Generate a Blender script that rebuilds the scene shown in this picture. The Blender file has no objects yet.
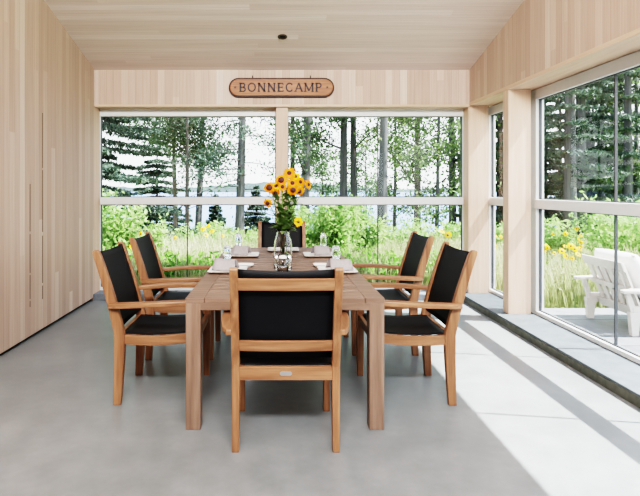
import bpy, bmesh, math, random
import numpy as np
from mathutils import Vector, Matrix, Euler
PI = math.pi
R = math.radians
scene = bpy.context.scene
C = scene.collection
EYE = 1.338
F = 520.0
PX, PY = 275.0, 188.0
def X_at(px, Y): return (px - PX) * Y / F
def Z_at(py, Y): return EYE - (py - PY) * Y / F

# ------------------------------------------------------------------ materials
def new_mat(name):
    m = bpy.data.materials.new(name); m.use_nodes = True
    nt = m.node_tree
    b = nt.nodes.get('Principled BSDF')
    return m, nt, b
def N(nt, t, **kw):
    n = nt.nodes.new(t)
    for k, v in kw.items(): setattr(n, k, v)
    return n
def lk(nt, a, b): nt.links.new(a, b)
def math_n(nt, op, a, b=None):
    n = N(nt, 'ShaderNodeMath', operation=op)
    for i, v in enumerate((a, b)):
        if v is None: continue
        if isinstance(v, (int, float)): n.inputs[i].default_value = v
        else: lk(nt, v, n.inputs[i])
    return n.outputs[0]
def ramp(nt, fac, stops):
    r = N(nt, 'ShaderNodeValToRGB')
    e = r.color_ramp.elements
    while len(e) < len(stops): e.new(0.5)
    for el, (p, c) in zip(e, stops):
        el.position = p; el.color = (*c, 1)
    lk(nt, fac, r.inputs[0])
    return r.outputs[0]
def mixc(nt, fac, a, b, mode='MIX'):
    n = N(nt, 'ShaderNodeMix', data_type='RGBA', blend_type=mode)
    if isinstance(fac, (int, float)): n.inputs[0].default_value = fac
    else: lk(nt, fac, n.inputs[0])
    for i, v in ((6, a), (7, b)):
        if isinstance(v, tuple): n.inputs[i].default_value = (*v, 1)
        else: lk(nt, v, n.inputs[i])
    return n.outputs[2]
def noise(nt, vec, scale, detail=4, rough=0.55):
    n = N(nt, 'ShaderNodeTexNoise')
    n.inputs['Scale'].default_value = scale; n.inputs['Detail'].default_value = detail
    n.inputs['Roughness'].default_value = rough
    if vec is not None: lk(nt, vec, n.inputs['Vector'])
    return n.outputs[0]
def mapped(nt, scl, loc=(0, 0, 0)):
    tc = N(nt, 'ShaderNodeTexCoord'); mp = N(nt, 'ShaderNodeMapping')
    mp.inputs['Scale'].default_value = scl; mp.inputs['Location'].default_value = loc
    lk(nt, tc.outputs['Object'], mp.inputs[0])
    return mp.outputs[0]
def bump(nt, b, h, strength=0.1, dist=0.01):
    n = N(nt, 'ShaderNodeBump'); n.inputs['Strength'].default_value = strength
    n.inputs['Distance'].default_value = dist
    lk(nt, h, n.inputs['Height']); lk(nt, n.outputs[0], b.inputs['Normal'])

def plain(name, col, rough=0.5, metal=0.0, spec=0.5, var=0.06, scale=20):
    m, nt, b = new_mat(name)
    f = noise(nt, mapped(nt, (1, 1, 1)), scale)
    c1 = tuple(max(0, v * (1 - var)) for v in col); c2 = tuple(min(1, v * (1 + var)) for v in col)
    lk(nt, ramp(nt, f, [(0.3, c1), (0.7, c2)]), b.inputs['Base Color'])
    b.inputs['Roughness'].default_value = rough; b.inputs['Metallic'].default_value = metal
    b.inputs['Specular IOR Level'].default_value = spec
    return m

def planks(name, across, along, width, cols, gap=0.03, gapdark=0.72, contrast=0.35):
    """tongue-and-groove boards: tint per board, grain along the board, a thin joint"""
    m, nt, b = new_mat(name)
    tc = N(nt, 'ShaderNodeTexCoord'); sp = N(nt, 'ShaderNodeSeparateXYZ')
    lk(nt, tc.outputs['Object'], sp.inputs[0])
    a = math_n(nt, 'DIVIDE', sp.outputs['XYZ'.index(across)], width)
    idx = math_n(nt, 'FLOOR', a)
    fr = math_n(nt, 'FRACT', a)
    # butt joints along the board
    wn0 = N(nt, 'ShaderNodeTexWhiteNoise', noise_dimensions='1D'); lk(nt, idx, wn0.inputs['W'])
    al = math_n(nt, 'ADD', math_n(nt, 'DIVIDE', sp.outputs['XYZ'.index(along)], 4.1), wn0.outputs[0])
    seg = math_n(nt, 'FLOOR', al)
    key = math_n(nt, 'ADD', idx, math_n(nt, 'MULTIPLY', seg, 37.7))
    wn = N(nt, 'ShaderNodeTexWhiteNoise', noise_dimensions='1D'); lk(nt, key, wn.inputs['W'])
    base = ramp(nt, wn.outputs[0], [(0.0, cols[0]), (0.45, cols[1]), (0.8, cols[2]), (1.0, cols[3])])
    s = {'X': 0, 'Y': 1, 'Z': 2}
    scl = [9.0, 9.0, 9.0]; scl[s[across]] = 60.0; scl[s[along]] = 1.3
    mp = N(nt, 'ShaderNodeMapping'); mp.inputs['Scale'].default_value = scl
    lk(nt, tc.outputs['Object'], mp.inputs[0])
    off = N(nt, 'ShaderNodeVectorMath', operation='ADD')
    lk(nt, mp.outputs[0], off.inputs[0])
    cmb = N(nt, 'ShaderNodeCombineXYZ')
    lk(nt, math_n(nt, 'MULTIPLY', wn.outputs[0], 50.0), cmb.inputs[s[along]])
    lk(nt, cmb.outputs[0], off.inputs[1])
    g = noise(nt, off.outputs[0], 1.0, 5, 0.6)
    gr = ramp(nt, g, [(0.25, (1 - contrast,) * 3), (0.6, (1, 1, 1)), (0.85, (1.0, 1.0, 1.0))])
    col = mixc(nt, 0.55, base, gr, 'MULTIPLY')
    gp = math_n(nt, 'LESS_THAN', fr, gap)
    col = mixc(nt, gp, col, mixc(nt, 1.0, col, (gapdark,) * 3, 'MULTIPLY'))
    lk(nt, col, b.inputs['Base Color'])
    b.inputs['Roughness'].default_value = 0.55; b.inputs['Specular IOR Level'].default_value = 0.3
    bump(nt, b, math_n(nt, 'SUBTRACT', 1.0, gp), 0.3, 0.003)
    return m

def wood(name, c1, c2, c3, axis='Z', rough=0.5, s=1.0):
    m, nt, b = new_mat(name)
    scl = [38.0 * s, 38.0 * s, 38.0 * s]; scl['XYZ'.index(axis)] = 2.2 * s
    f = noise(nt, mapped(nt, scl), 1.0, 5, 0.6)
    f2 = noise(nt, mapped(nt, tuple(v * 0.22 for v in scl)), 1.0, 3)
    col = ramp(nt, f, [(0.25, c1), (0.5, c2), (0.75, c3)])
    sh = ramp(nt, f2, [(0.3, (0.82, 0.80, 0.78)), (0.7, (1.0, 1.0, 1.0))])
    lk(nt, mixc(nt, 0.8, col, sh, 'MULTIPLY'), b.inputs['Base Color'])
    b.inputs['Roughness'].default_value = rough; b.inputs['Specular IOR Level'].default_value = 0.35
    bump(nt, b, f, 0.08, 0.003)
    return m

def leafmat(name, c1, c2, c3, trans=0.45, scale=1.6):
    m, nt, b = new_mat(name)
    f = noise(nt, mapped(nt, (1, 1, 1)), scale, 3)
    f2 = noise(nt, mapped(nt, (1, 1, 1)), scale * 14, 2)
    ff = math_n(nt, 'ADD', math_n(nt, 'MULTIPLY', f, 0.55), math_n(nt, 'MULTIPLY', f2, 0.45))
    col = ramp(nt, ff, [(0.32, c1), (0.5, c2), (0.68, c3)])
    lk(nt, col, b.inputs['Base Color'])
    b.inputs['Roughness'].default_value = 0.55; b.inputs['Specular IOR Level'].default_value = 0.25
    t = N(nt, 'ShaderNodeBsdfTranslucent'); lk(nt, col, t.inputs[0])
    mx = N(nt, 'ShaderNodeMixShader'); mx.inputs[0].default_value = trans
    out = nt.nodes['Material Output']
    lk(nt, b.outputs[0], mx.inputs[1]); lk(nt, t.outputs[0], mx.inputs[2]); lk(nt, mx.outputs[0], out.inputs[0])
    return m

def pane_mat(name, tint=(0.97, 0.985, 0.99), refl=1.0):
    m, nt, b = new_mat(name); nt.nodes.remove(b)
    tr = N(nt, 'ShaderNodeBsdfTransparent'); tr.inputs[0].default_value = (*tint, 1)
    gl = N(nt, 'ShaderNodeBsdfGlossy'); gl.inputs['Roughness'].default_value = 0.02
    lw = N(nt, 'ShaderNodeLayerWeight'); lw.inputs[0].default_value = 0.5
    sch = math_n(nt, 'ADD', math_n(nt, 'MULTIPLY', math_n(nt, 'POWER', lw.outputs['Facing'], 5.0), 0.95), 0.045)
    mx = N(nt, 'ShaderNodeMixShader')
    lk(nt, math_n(nt, 'MULTIPLY', sch, refl), mx.inputs[0])
    lk(nt, tr.outputs[0], mx.inputs[1]); lk(nt, gl.outputs[0], mx.inputs[2])
    lk(nt, mx.outputs[0], nt.nodes['Material Output'].inputs[0])
    return m

def glass_mat(name, tint=(1, 1, 1), rough=0.0):
    m, nt, b = new_mat(name)
    b.inputs['Base Color'].default_value = (*tint, 1)
    b.inputs['Transmission Weight'].default_value = 1.0
    b.inputs['Roughness'].default_value = rough; b.inputs['IOR'].default_value = 1.47
    return m

def concrete():
    m, nt, b = new_mat('polished_concrete')
    f = noise(nt, mapped(nt, (1, 1, 1)), 0.9, 8, 0.62)
    f2 = noise(nt, mapped(nt, (1, 1, 1)), 7.0, 6, 0.65)
    ff = math_n(nt, 'ADD', math_n(nt, 'MULTIPLY', f, 0.6), math_n(nt, 'MULTIPLY', f2, 0.4))
    lk(nt, ramp(nt, ff, [(0.3, (0.125, 0.137, 0.140)), (0.5, (0.180, 0.195, 0.200)), (0.7, (0.25, 0.266, 0.272))]), b.inputs['Base Color'])
    lk(nt, ramp(nt, f2, [(0.3, (0.30,) * 3), (0.7, (0.42,) * 3)]), b.inputs['Roughness'])
    b.inputs['Specular IOR Level'].default_value = 0.4
    return m

def slate(name, w, c1, c2, c3, axis='Y'):
    m, nt, b = new_mat(name)
    tc = N(nt, 'ShaderNodeTexCoord'); sp = N(nt, 'ShaderNodeSeparateXYZ'); lk(nt, tc.outputs['Object'], sp.inputs[0])
    a = math_n(nt, 'DIVIDE', sp.outputs['XYZ'.index(axis)], w)
    fr = math_n(nt, 'FRACT', a)
    wn = N(nt, 'ShaderNodeTexWhiteNoise', noise_dimensions='1D'); lk(nt, math_n(nt, 'FLOOR', a), wn.inputs['W'])
    f = noise(nt, mapped(nt, (1, 1, 1)), 9.0, 7, 0.65)
    ff = math_n(nt, 'ADD', math_n(nt, 'MULTIPLY', f, 0.75), math_n(nt, 'MULTIPLY', wn.outputs[0], 0.25))
    col = ramp(nt, ff, [(0.3, c1), (0.5, c2), (0.72, c3)])
    gp = math_n(nt, 'LESS_THAN', fr, 0.022)
    lk(nt, mixc(nt, gp, col, (0.05, 0.055, 0.06)), b.inputs['Base Color'])
    b.inputs['Roughness'].default_value = 0.5
    bump(nt, b, f, 0.15, 0.01)
    return m

M = {}
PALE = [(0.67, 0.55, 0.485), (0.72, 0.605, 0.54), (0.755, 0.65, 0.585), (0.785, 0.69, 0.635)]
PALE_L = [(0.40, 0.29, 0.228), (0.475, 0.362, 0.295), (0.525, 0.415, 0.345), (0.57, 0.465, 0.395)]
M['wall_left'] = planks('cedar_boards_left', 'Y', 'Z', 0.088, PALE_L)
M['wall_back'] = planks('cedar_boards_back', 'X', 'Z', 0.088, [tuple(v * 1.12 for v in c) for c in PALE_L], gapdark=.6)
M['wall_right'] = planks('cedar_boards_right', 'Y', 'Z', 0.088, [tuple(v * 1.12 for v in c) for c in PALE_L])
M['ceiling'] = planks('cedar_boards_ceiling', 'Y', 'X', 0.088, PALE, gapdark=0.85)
M['trim'] = wood('cedar_trim', (0.53, 0.365, 0.27), (0.58, 0.415, 0.315), (0.62, 0.46, 0.36), 'Z', 0.5)
M['trim_x'] = wood('cedar_trim_x', (0.54, 0.38, 0.27), (0.60, 0.44, 0.33), (0.64, 0.48, 0.37), 'X', 0.5)
M['trim_y'] = wood('cedar_trim_y', (0.54, 0.38, 0.27), (0.60, 0.44, 0.33), (0.64, 0.48, 0.37), 'Y', 0.5)
M['floor'] = concrete()
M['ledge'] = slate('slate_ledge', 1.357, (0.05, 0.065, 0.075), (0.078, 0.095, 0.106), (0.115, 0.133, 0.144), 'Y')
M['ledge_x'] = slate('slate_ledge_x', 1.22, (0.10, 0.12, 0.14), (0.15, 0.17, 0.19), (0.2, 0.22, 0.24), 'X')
M['ledge_shade'] = plain('painted_edge_shade', (0.075, 0.075, 0.06), 0.7, var=.3)  # dark colour painted in for shade on the ledge front
M['frame'] = plain('window_paint', (0.63, 0.64, 0.63), 0.4, var=0.02)
M['gasket'] = plain('dark_gasket', (0.05, 0.055, 0.06), 0.5)
M['pane'] = pane_mat('window_glass', refl=0.55)
M['black'] = plain('black_recess', (0.012, 0.012, 0.012), 0.8)
M['groove'] = plain('dark_groove', (0.09, 0.06, 0.04), 0.8)
M['teak'] = wood('oiled_teak', (0.115, 0.050, 0.024), (0.225, 0.112, 0.060), (0.34, 0.190, 0.108), 'Z', 0.45)
M['teak_x'] = wood('oiled_teak_x', (0.135, 0.060, 0.029), (0.25, 0.128, 0.070), (0.37, 0.212, 0.125), 'X', 0.45)
M['teak_y'] = wood('oiled_teak_y', (0.135, 0.060, 0.029), (0.25, 0.128, 0.070), (0.37, 0.212, 0.125), 'Y', 0.45)
M['table_x'] = wood('weathered_teak_x', (0.115, 0.072, 0.051), (0.185, 0.122, 0.090), (0.26, 0.180, 0.138), 'X', 0.5)
M['table_z'] = wood('weathered_teak_z', (0.115, 0.072, 0.051), (0.185, 0.122, 0.090), (0.26, 0.180, 0.138), 'Z', 0.5)
M['sling'] = plain('black_sling_weave', (0.007, 0.008, 0.010), 0.6, spec=0.2, var=0.35, scale=400)
M['silver'] = plain('brushed_metal', (0.55, 0.55, 0.55), 0.35, 0.9)
M['sign'] = wood('carved_sign_wood', (0.19, 0.062, 0.018), (0.27, 0.098, 0.030), (0.34, 0.140, 0.05), 'X', 0.45)
M['sign_dark'] = plain('dark_carving', (0.03, 0.014, 0.008), 0.6)
M['iron'] = plain('dark_iron', (0.06, 0.055, 0.05), 0.5, 0.6)
M['bronze'] = plain('dark_bronze', (0.09, 0.07, 0.055), 0.45, 0.5)
M['china'] = plain('white_china', (0.80, 0.79, 0.77), 0.25, var=0.02)
M['linen'] = plain('grey_linen', (0.30, 0.28, 0.285), 0.9, var=0.1, scale=90)
M['glass'] = glass_mat('clear_glass')
M['water'] = glass_mat('vase_water', (0.95, 1.0, 0.97))
M['petal'] = leafmat('orange_petal', (0.62, 0.12, 0.003), (0.82, 0.235, 0.005), (0.92, 0.36, 0.01), 0.25, 30)
M['yellow'] = leafmat('yellow_petal', (0.82, 0.40, 0.01), (0.90, 0.50, 0.015), (0.95, 0.60, 0.03), 0.3, 12)
M['disk'] = plain('brown_flower_centre', (0.055, 0.018, 0.012), 0.8, var=0.4, scale=300)
M['stem'] = leafmat('flower_stem_green', (0.10, 0.17, 0.05), (0.15, 0.24, 0.08), (0.22, 0.31, 0.11), 0.2, 20)
M['stone'] = plain('pale_salt', (0.7, 0.68, 0.64), 0.8)
# outdoors
M['ground'] = plain('meadow_soil', (0.19, 0.24, 0.07), 0.9, var=0.4, scale=3)
M['patio'] = slate('patio_flags', 0.9, (0.12, 0.13, 0.145), (0.16, 0.17, 0.185), (0.21, 0.22, 0.235), 'Y')
M['grass'] = leafmat('meadow_grass', (0.22, 0.27, 0.12), (0.38, 0.405, 0.22), (0.54, 0.51, 0.35), 0.45, 0.9)
M['fern'] = leafmat('low_green_leaves', (0.07, 0.19, 0.03), (0.13, 0.30, 0.05), (0.22, 0.42, 0.08), 0.4, 1.5)
M['shrub'] = leafmat('bright_shrub_leaves', (0.15, 0.28, 0.085), (0.29, 0.44, 0.16), (0.45, 0.58, 0.26), 0.5, 1.2)
M['leafA'] = leafmat('broad_leaves_mid', (0.055, 0.092, 0.052), (0.095, 0.148, 0.072), (0.175, 0.235, 0.11), 0.35, 0.7)
M['leafB'] = leafmat('broad_leaves_light', (0.075, 0.12, 0.058), (0.14, 0.205, 0.09), (0.27, 0.335, 0.15), 0.4, 0.7)
M['needle'] = leafmat('spruce_needles', (0.045, 0.072, 0.06), (0.072, 0.108, 0.082), (0.12, 0.165, 0.105), 0.2, 1.0)
M['bark'] = wood('grey_bark', (0.05, 0.053, 0.058), (0.09, 0.094, 0.10), (0.14, 0.14, 0.145), 'Z', 0.9, 0.4)
M['bark2'] = wood('brown_bark', (0.09, 0.075, 0.06), (0.15, 0.13, 0.11), (0.23, 0.2, 0.17), 'Z', 0.9, 0.4)
M['far'] = plain('hazy_far_trees', (0.022, 0.04, 0.038), 0.9, var=0.3, scale=0.05)
M['whitewood'] = plain('white_painted_wood', (0.56, 0.53, 0.49), 0.5, var=0.04)
M['cushion'] = plain('white_cushion_cloth', (0.78, 0.77, 0.75), 0.9, var=0.03)
def lakemat():
    m, nt, b = new_mat('lake_water')
    f = noise(nt, mapped(nt, (0.05, 0.4, 1)), 1.0, 5)
    lk(nt, ramp(nt, f, [(0.35, (0.09, 0.15, 0.27)), (0.65, (0.14, 0.21, 0.34))]), b.inputs['Base Color'])
    b.inputs['Roughness'].default_value = 0.45; b.inputs['Specular IOR Level'].default_value = 0.2
    bump(nt, b, f, 0.2, 0.2)
    return m
M['lake'] = lakemat()

# ------------------------------------------------------------------ mesh helpers
class MB:
    def __init__(s): s.bm = bmesh.new()
    def hexa(s, p):
        v = [s.bm.verts.new(q) for q in p]
        for f in ((0, 3, 2, 1), (4, 5, 6, 7), (0, 1, 5, 4), (1, 2, 6, 5), (2, 3, 7, 6), (3, 0, 4, 7)):
            s.bm.faces.new([v[i] for i in f])
        return s
    def box(s, x0, x1, y0, y1, z0, z1):
        return s.hexa([(x0, y0, z0), (x1, y0, z0), (x1, y1, z0), (x0, y1, z0),
                       (x0, y0, z1), (x1, y0, z1), (x1, y1, z1), (x0, y1, z1)])
    def prism(s, poly, axis, a, b):
        """extrude a 2-D polygon along axis between a and b"""
        def put(u, w, t):
            return {'X': (t, u, w), 'Y': (u, t, w), 'Z': (u, w, t)}[axis]
        A = [s.bm.verts.new(put(u, w, a)) for u, w in poly]
        B = [s.bm.verts.new(put(u, w, b)) for u, w in poly]
        n = len(poly)
        s.bm.faces.new(A); s.bm.faces.new(B[::-1])
        for i in range(n): s.bm.faces.new([A[i], B[i], B[(i + 1) % n], A[(i + 1) % n]])
        return s
    def loft(s, rings, cap=True):
        V = [[s.bm.verts.new(p) for p in r] for r in rings]
        n = len(V[0])
        for a, b in zip(V[:-1], V[1:]):
            for i in range(n): s.bm.faces.new([a[i], a[(i + 1) % n], b[(i + 1) % n], b[i]])
        if cap:
            s.bm.faces.new(V[0][::-1]); s.bm.faces.new(V[-1])
        return s
    def tube(s, pts, radii, seg=8, cap=True):
        pts = [Vector(p) for p in pts]; rings = []
        up = None
        for i, p in enumerate(pts):
            t = (pts[min(i + 1, len(pts) - 1)] - pts[max(i - 1, 0)]).normalized()
            if up is None: up = t.orthogonal().normalized()
            up = (up - t * up.dot(t)).normalized(); w = t.cross(up)
            r = radii[i] if hasattr(radii, '__len__') else radii
            rings.append([p + (up * math.cos(2 * PI * k / seg) + w * math.sin(2 * PI * k / seg)) * r for k in range(seg)])
        return s.loft(rings, cap)
    def lathe(s, prof, seg=24, c=(0, 0, 0), close=False):
        """prof: list of (r, z)"""
        rows = []
        for r, z in prof:
            if r < 1e-6: rows.append([s.bm.verts.new((c[0], c[1], c[2] + z))])
            else: rows.append([s.bm.verts.new((c[0] + r * math.cos(2 * PI * k / seg), c[1] + r * math.sin(2 * PI * k / seg), c[2] + z)) for k in range(seg)])
        for a, b in zip(rows[:-1], rows[1:]):
            for k in range(seg):
                k2 = (k + 1) % seg
                if len(a) == 1 and len(b) == 1: continue
                if len(a) == 1: s.bm.faces.new([a[0], b[k2], b[k]])
                elif len(b) == 1: s.bm.faces.new([a[k], a[k2], b[0]])
                else: s.bm.faces.new([a[k], a[k2], b[k2], b[k]])
        return s
    def grid(s, fn, nu, nv):
        V = [[s.bm.verts.new(fn(i / nu, j / nv)) for j in range(nv + 1)] for i in range(nu + 1)]
        for i in range(nu):
            for j in range(nv): s.bm.faces.new([V[i][j], V[i + 1][j], V[i + 1][j + 1], V[i][j + 1]])
        return s
    def build(s, name, mat, parent=None, smooth=False, bevel=0.0, solid=0.0, subd=0):
        bmesh.ops.recalc_face_normals(s.bm, faces=s.bm.faces)
        me = bpy.data.meshes.new(name); s.bm.to_mesh(me); s.bm.free()
        return finish(name, me, mat, parent, smooth, bevel, solid, subd)
def finish(name, me, mat, parent=None, smooth=False, bevel=0.0, solid=0.0, subd=0):
    o = bpy.data.objects.new(name, me); C.objects.link(o)
    me.materials.append(mat)
    if smooth: me.polygons.foreach_set('use_smooth', [True] * len(me.polygons))
    if parent is not None: o.parent = parent
    if solid:
        md = o.modifiers.new('solid', 'SOLIDIFY'); md.thickness = solid; md.offset = 0
    if bevel:
        md = o.modifiers.new('bevel', 'BEVEL'); md.width = bevel; md.segments = 2; md.limit_method = 'ANGLE'; md.angle_limit = R(40)
    if subd:
        md = o.modifiers.new('sub', 'SUBSURF'); md.levels = subd; md.render_levels = subd
    return o
def quads_mesh(name, V, mat, parent=None, k=4):
    """V: (n,k,3) array of polygons"""
    n = V.shape[0]
    me = bpy.data.meshes.new(name)
    me.vertices.add(n * k); me.vertices.foreach_set('co', V.reshape(-1).astype(np.float32))
    me.loops.add(n * k); me.loops.foreach_set('vertex_index', np.arange(n * k, dtype=np.int32))
    me.polygons.add(n); me.polygons.foreach_set('loop_start', np.arange(0, n * k, k, dtype=np.int32))
    me.update(calc_edges=True); me.validate()
    return finish(name, me, mat, parent)
def tag(o, label=None, cat=None, group=None, kind=None):
    if label: o['label'] = label
    if cat: o['category'] = cat
    if group: o['group'] = group
    if kind: o['kind'] = kind
    return o
def thing(name, label, cat, loc=(0, 0, 0), rz=0.0, group=None):
    o = bpy.data.objects.new(name, None); C.objects.link(o)
    o.empty_display_size = 0.05
    o.location = loc; o.rotation_euler = (0, 0, rz)
    return tag(o, label, cat, group)
def struct(o, label=None): return tag(o, label, None, None, 'structure')
def dup(root, loc, rz, label, group=None):
    r = root.copy(); C.objects.link(r); r.location = loc; r.rotation_euler = (0, 0, rz)
    r['label'] = label
    if group: r['group'] = group
    for ch in list(root.children):
        c = ch.copy(); C.objects.link(c); c.parent = r
        for g in list(ch.children):
            d = g.copy(); C.objects.link(d); d.parent = c
    return r

# ------------------------------------------------------------------ room shell
XL, XR, YB, YR = -2.158, 2.33, 6.23, -2.8
LZ = 0.078
SL = 0.25
def ceil_z(y): return 2.752 + SL * (YB - y)
struct(MB().box(-2.4, 2.8, YR - 0.2, 6.55, -0.25, 0.0).build('floor', M['floor']))
ceil_poly = [(YR - 0.3, ceil_z(YR - 0.3)), (6.9, ceil_z(6.9)), (6.9, ceil_z(6.9) + 0.3), (YR - 0.3, ceil_z(YR - 0.3) + 0.3)]
struct(MB().prism(ceil_poly, 'X', -2.5, 2.82).build('ceiling', M['ceiling']))
# left wall: board wall over a black shadow gap, with slots left between boards
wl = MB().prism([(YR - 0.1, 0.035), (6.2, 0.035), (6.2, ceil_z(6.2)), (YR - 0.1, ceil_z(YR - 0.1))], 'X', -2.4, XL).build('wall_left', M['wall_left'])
struct(wl)
struct(MB().box(-2.4, XL - 0.035, YR - 0.1, 6.2, 0.0, 0.035).build('baseboard_left', M['black']))
YA, YC = 275 * 2.158 * F / 275 / F, 0
for px, segs in ((30.0, ((184, 231.5), (234, 273), (275, 299), (301, 307))), (42.5, ((113, 168), (170, 232), (235.5, 283), (285.5, 299)))):
    Yg = XL * F / (px - PX)
    for y0, y1 in segs:
        g = MB().box(XL - 0.004, XL + 0.0015, Yg - 0.006, Yg + 0.006, Z_at(y1, Yg), Z_at(y0, Yg)).build('slot', M['groove'], wl)
# back header
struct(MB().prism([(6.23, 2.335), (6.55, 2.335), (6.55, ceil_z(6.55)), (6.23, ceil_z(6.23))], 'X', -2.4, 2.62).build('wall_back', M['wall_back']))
struct(MB().box(XL, XR, 6.212, 6.5, 2.31, 2.336).build('trim_1', M['trim_x'], bevel=0.002))
# right header
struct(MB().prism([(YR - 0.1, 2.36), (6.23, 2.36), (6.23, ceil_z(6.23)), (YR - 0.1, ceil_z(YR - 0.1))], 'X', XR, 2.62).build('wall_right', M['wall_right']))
struct(MB().box(XR - 0.006, 2.72, YR - 0.1, 6.23, 2.325, 2.36).build('trim_2', M['trim_y'], bevel=0.002))
struct(MB().prism([(YR - 0.1, 2.36), (6.55, 2.36), (6.55, ceil_z(6.55)), (YR - 0.1, ceil_z(YR - 0.1))], 'X', 2.62, 2.78).build('wall_right_outer', M['wall_right']))
# posts
posts = [(XL - 0.2, XL + 0.0, 6.2, 6.5), (0.012, 0.156, 6.255, 6.5), (XR - 0.01, 2.56, 6.235, 6.42), (XR, 2.555, 5.19, 5.315), (XR, 2.555, 1.62, 1.75)]
for i, (a, b, c, d) in enumerate(posts):
    struct(MB().box(a, b, c, d, LZ if i else 0.0, 2.325 if i > 1 else 2.31).build('trim_%d' % (3 + i), M['trim'], bevel=0.003))
# slate ledges
struct(MB().box(2.22, 2.75, YR, 6.55, -0.05, LZ).build('trim_8', M['ledge'], bevel=0.004))
struct(MB().box(2.212, 2.2205, YR, 6.17, 0.0, LZ - .016).build('trim_10', M['ledge_shade']))  # thin strip added to paint the shaded front face of the right ledge
struct(MB().box(XL, 2.22, 6.17, 6.55, -0.05, LZ).build('trim_9', M['ledge_x'], bevel=0.004))

def window(name, along, a0, a1, plane, stile0, stile1, mulls, top=2.222, zb=0.115, ztop=2.32, inward=-1):
    """window in a plane; along = 'X' (plane at y) or 'Y' (plane at x)"""
    d0, d1 = plane, plane + 0.08
    def bx(mb, u0, u1, w0, w1, z0, z1):
        if along == 'X': mb.box(u0, u1, w0, w1, z0, z1)
        else: mb.box(w0, w1, u0, u1, z0, z1)
    e = bpy.data.objects.new(name, None); C.objects.link(e); struct(e)
    loc = ((a0 + a1) / 2, plane, LZ) if along == 'X' else (plane, (a0 + a1) / 2, LZ)
    fr = MB()
    bx(fr, a0, a0 + stile0, d0, d1, LZ, ztop); bx(fr, a1 - stile1, a1, d0, d1, LZ, ztop)
    bx(fr, a0 + stile0, a1 - stile1, d0, d1, top, ztop); bx(fr, a0 + stile0, a1 - stile1, d0, d1, LZ, zb)
    fr.build('window_frame', M['frame'], e, bevel=0.003)
    rl = MB(); bx(rl, a0 + stile0, a1 - stile1, d0 - 0.02, d1, 1.135, 1.225)
    rl.build('rail', M['frame'], e, bevel=0.004)
    gk = MB(); t = 0.009
    g0, g1 = a0 + stile0, a1 - stile1
    for z0, z1 in ((zb, 1.135), (1.225, top)):
        bx(gk, g0, g0 + t, d0 + .03, d0 + .055, z0, z1); bx(gk, g1 - t, g1, d0 + .03, d0 + .055, z0, z1)
        bx(gk, g0 + t, g1 - t, d0 + .03, d0 + .055, z0, z0 + t); bx(gk, g0 + t, g1 - t, d0 + .03, d0 + .055, z1 - t, z1)
    gk.build('gasket', M['gasket'], e)
    for z0, z1 in ((zb, 1.135), (1.225, top)):
        for m in mulls:
            mm = MB(); bx(mm, m - 0.0065, m + 0.0065, d0 + .032, d0 + .052, z0 + t, z1 - t)
            mm.build('mullion', M['gasket'], e)
        p = MB()
        if along == 'X': p.grid(lambda u, v: (g0 + (g1 - g0) * u, d0 + 0.043, z0 + (z1 - z0) * v), 1, 1)
        else: p.grid(lambda u, v: (d0 + 0.043, g0 + (g1 - g0) * u, z0 + (z1 - z0) * v), 1, 1)
        p.build('pane', M['pane'], e)
    return e
window('window_1', 'X', XL, 0.014, 6.40, 0.006, 0.006, [X_at(187.3, 6.44)])
window('window_2', 'X', 0.154, XR - 0.01, 6.40, 0.006, 0.006, [X_at(377.8, 6.44)])
window('window_3', 'Y', 5.31, 6.47, 2.60, 0.07, 0.15, [])
window('window_4', 'Y', 1.74, 5.31, 2.60, 0.08, 0.13, [4.03, 2.88])
window('window_5', 'Y', YR, 1.63, 2.60, 0.08, 0.08, [0.6, -0.6])
# end of the room behind the camera
rw = MB()
rw.box(-2.4, -1.9, YR - 0.2, YR, 0, ceil_z(YR)); rw.box(1.9, 2.78, YR - 0.2, YR, 0, ceil_z(YR))
rw.box(-1.9, 1.9, YR - 0.2, YR, 0, ceil_z(YR))
struct(rw.build('wall_rear', M['wall_back']))

# ceiling spot
yc = 5.49; zc = ceil_z(yc)
t = thing('ceiling_light', 'small round dark recessed light in the pale board ceiling', 'light', (X_at(282.5, yc), yc, zc))
t.rotation_euler = (-math.atan(SL), 0, 0)
MB().lathe([(0.05, 0.004), (0.05, -0.008), (0.036, -0.010), (0.034, 0.0), (0.0, 0.001)], 28).build('trim_ring', M['bronze'], t, True)
MB().lathe([(0.033, -0.002), (0.02, -0.006), (0.0, -0.007)], 20).build('lens', M['black'], t, True)

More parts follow.
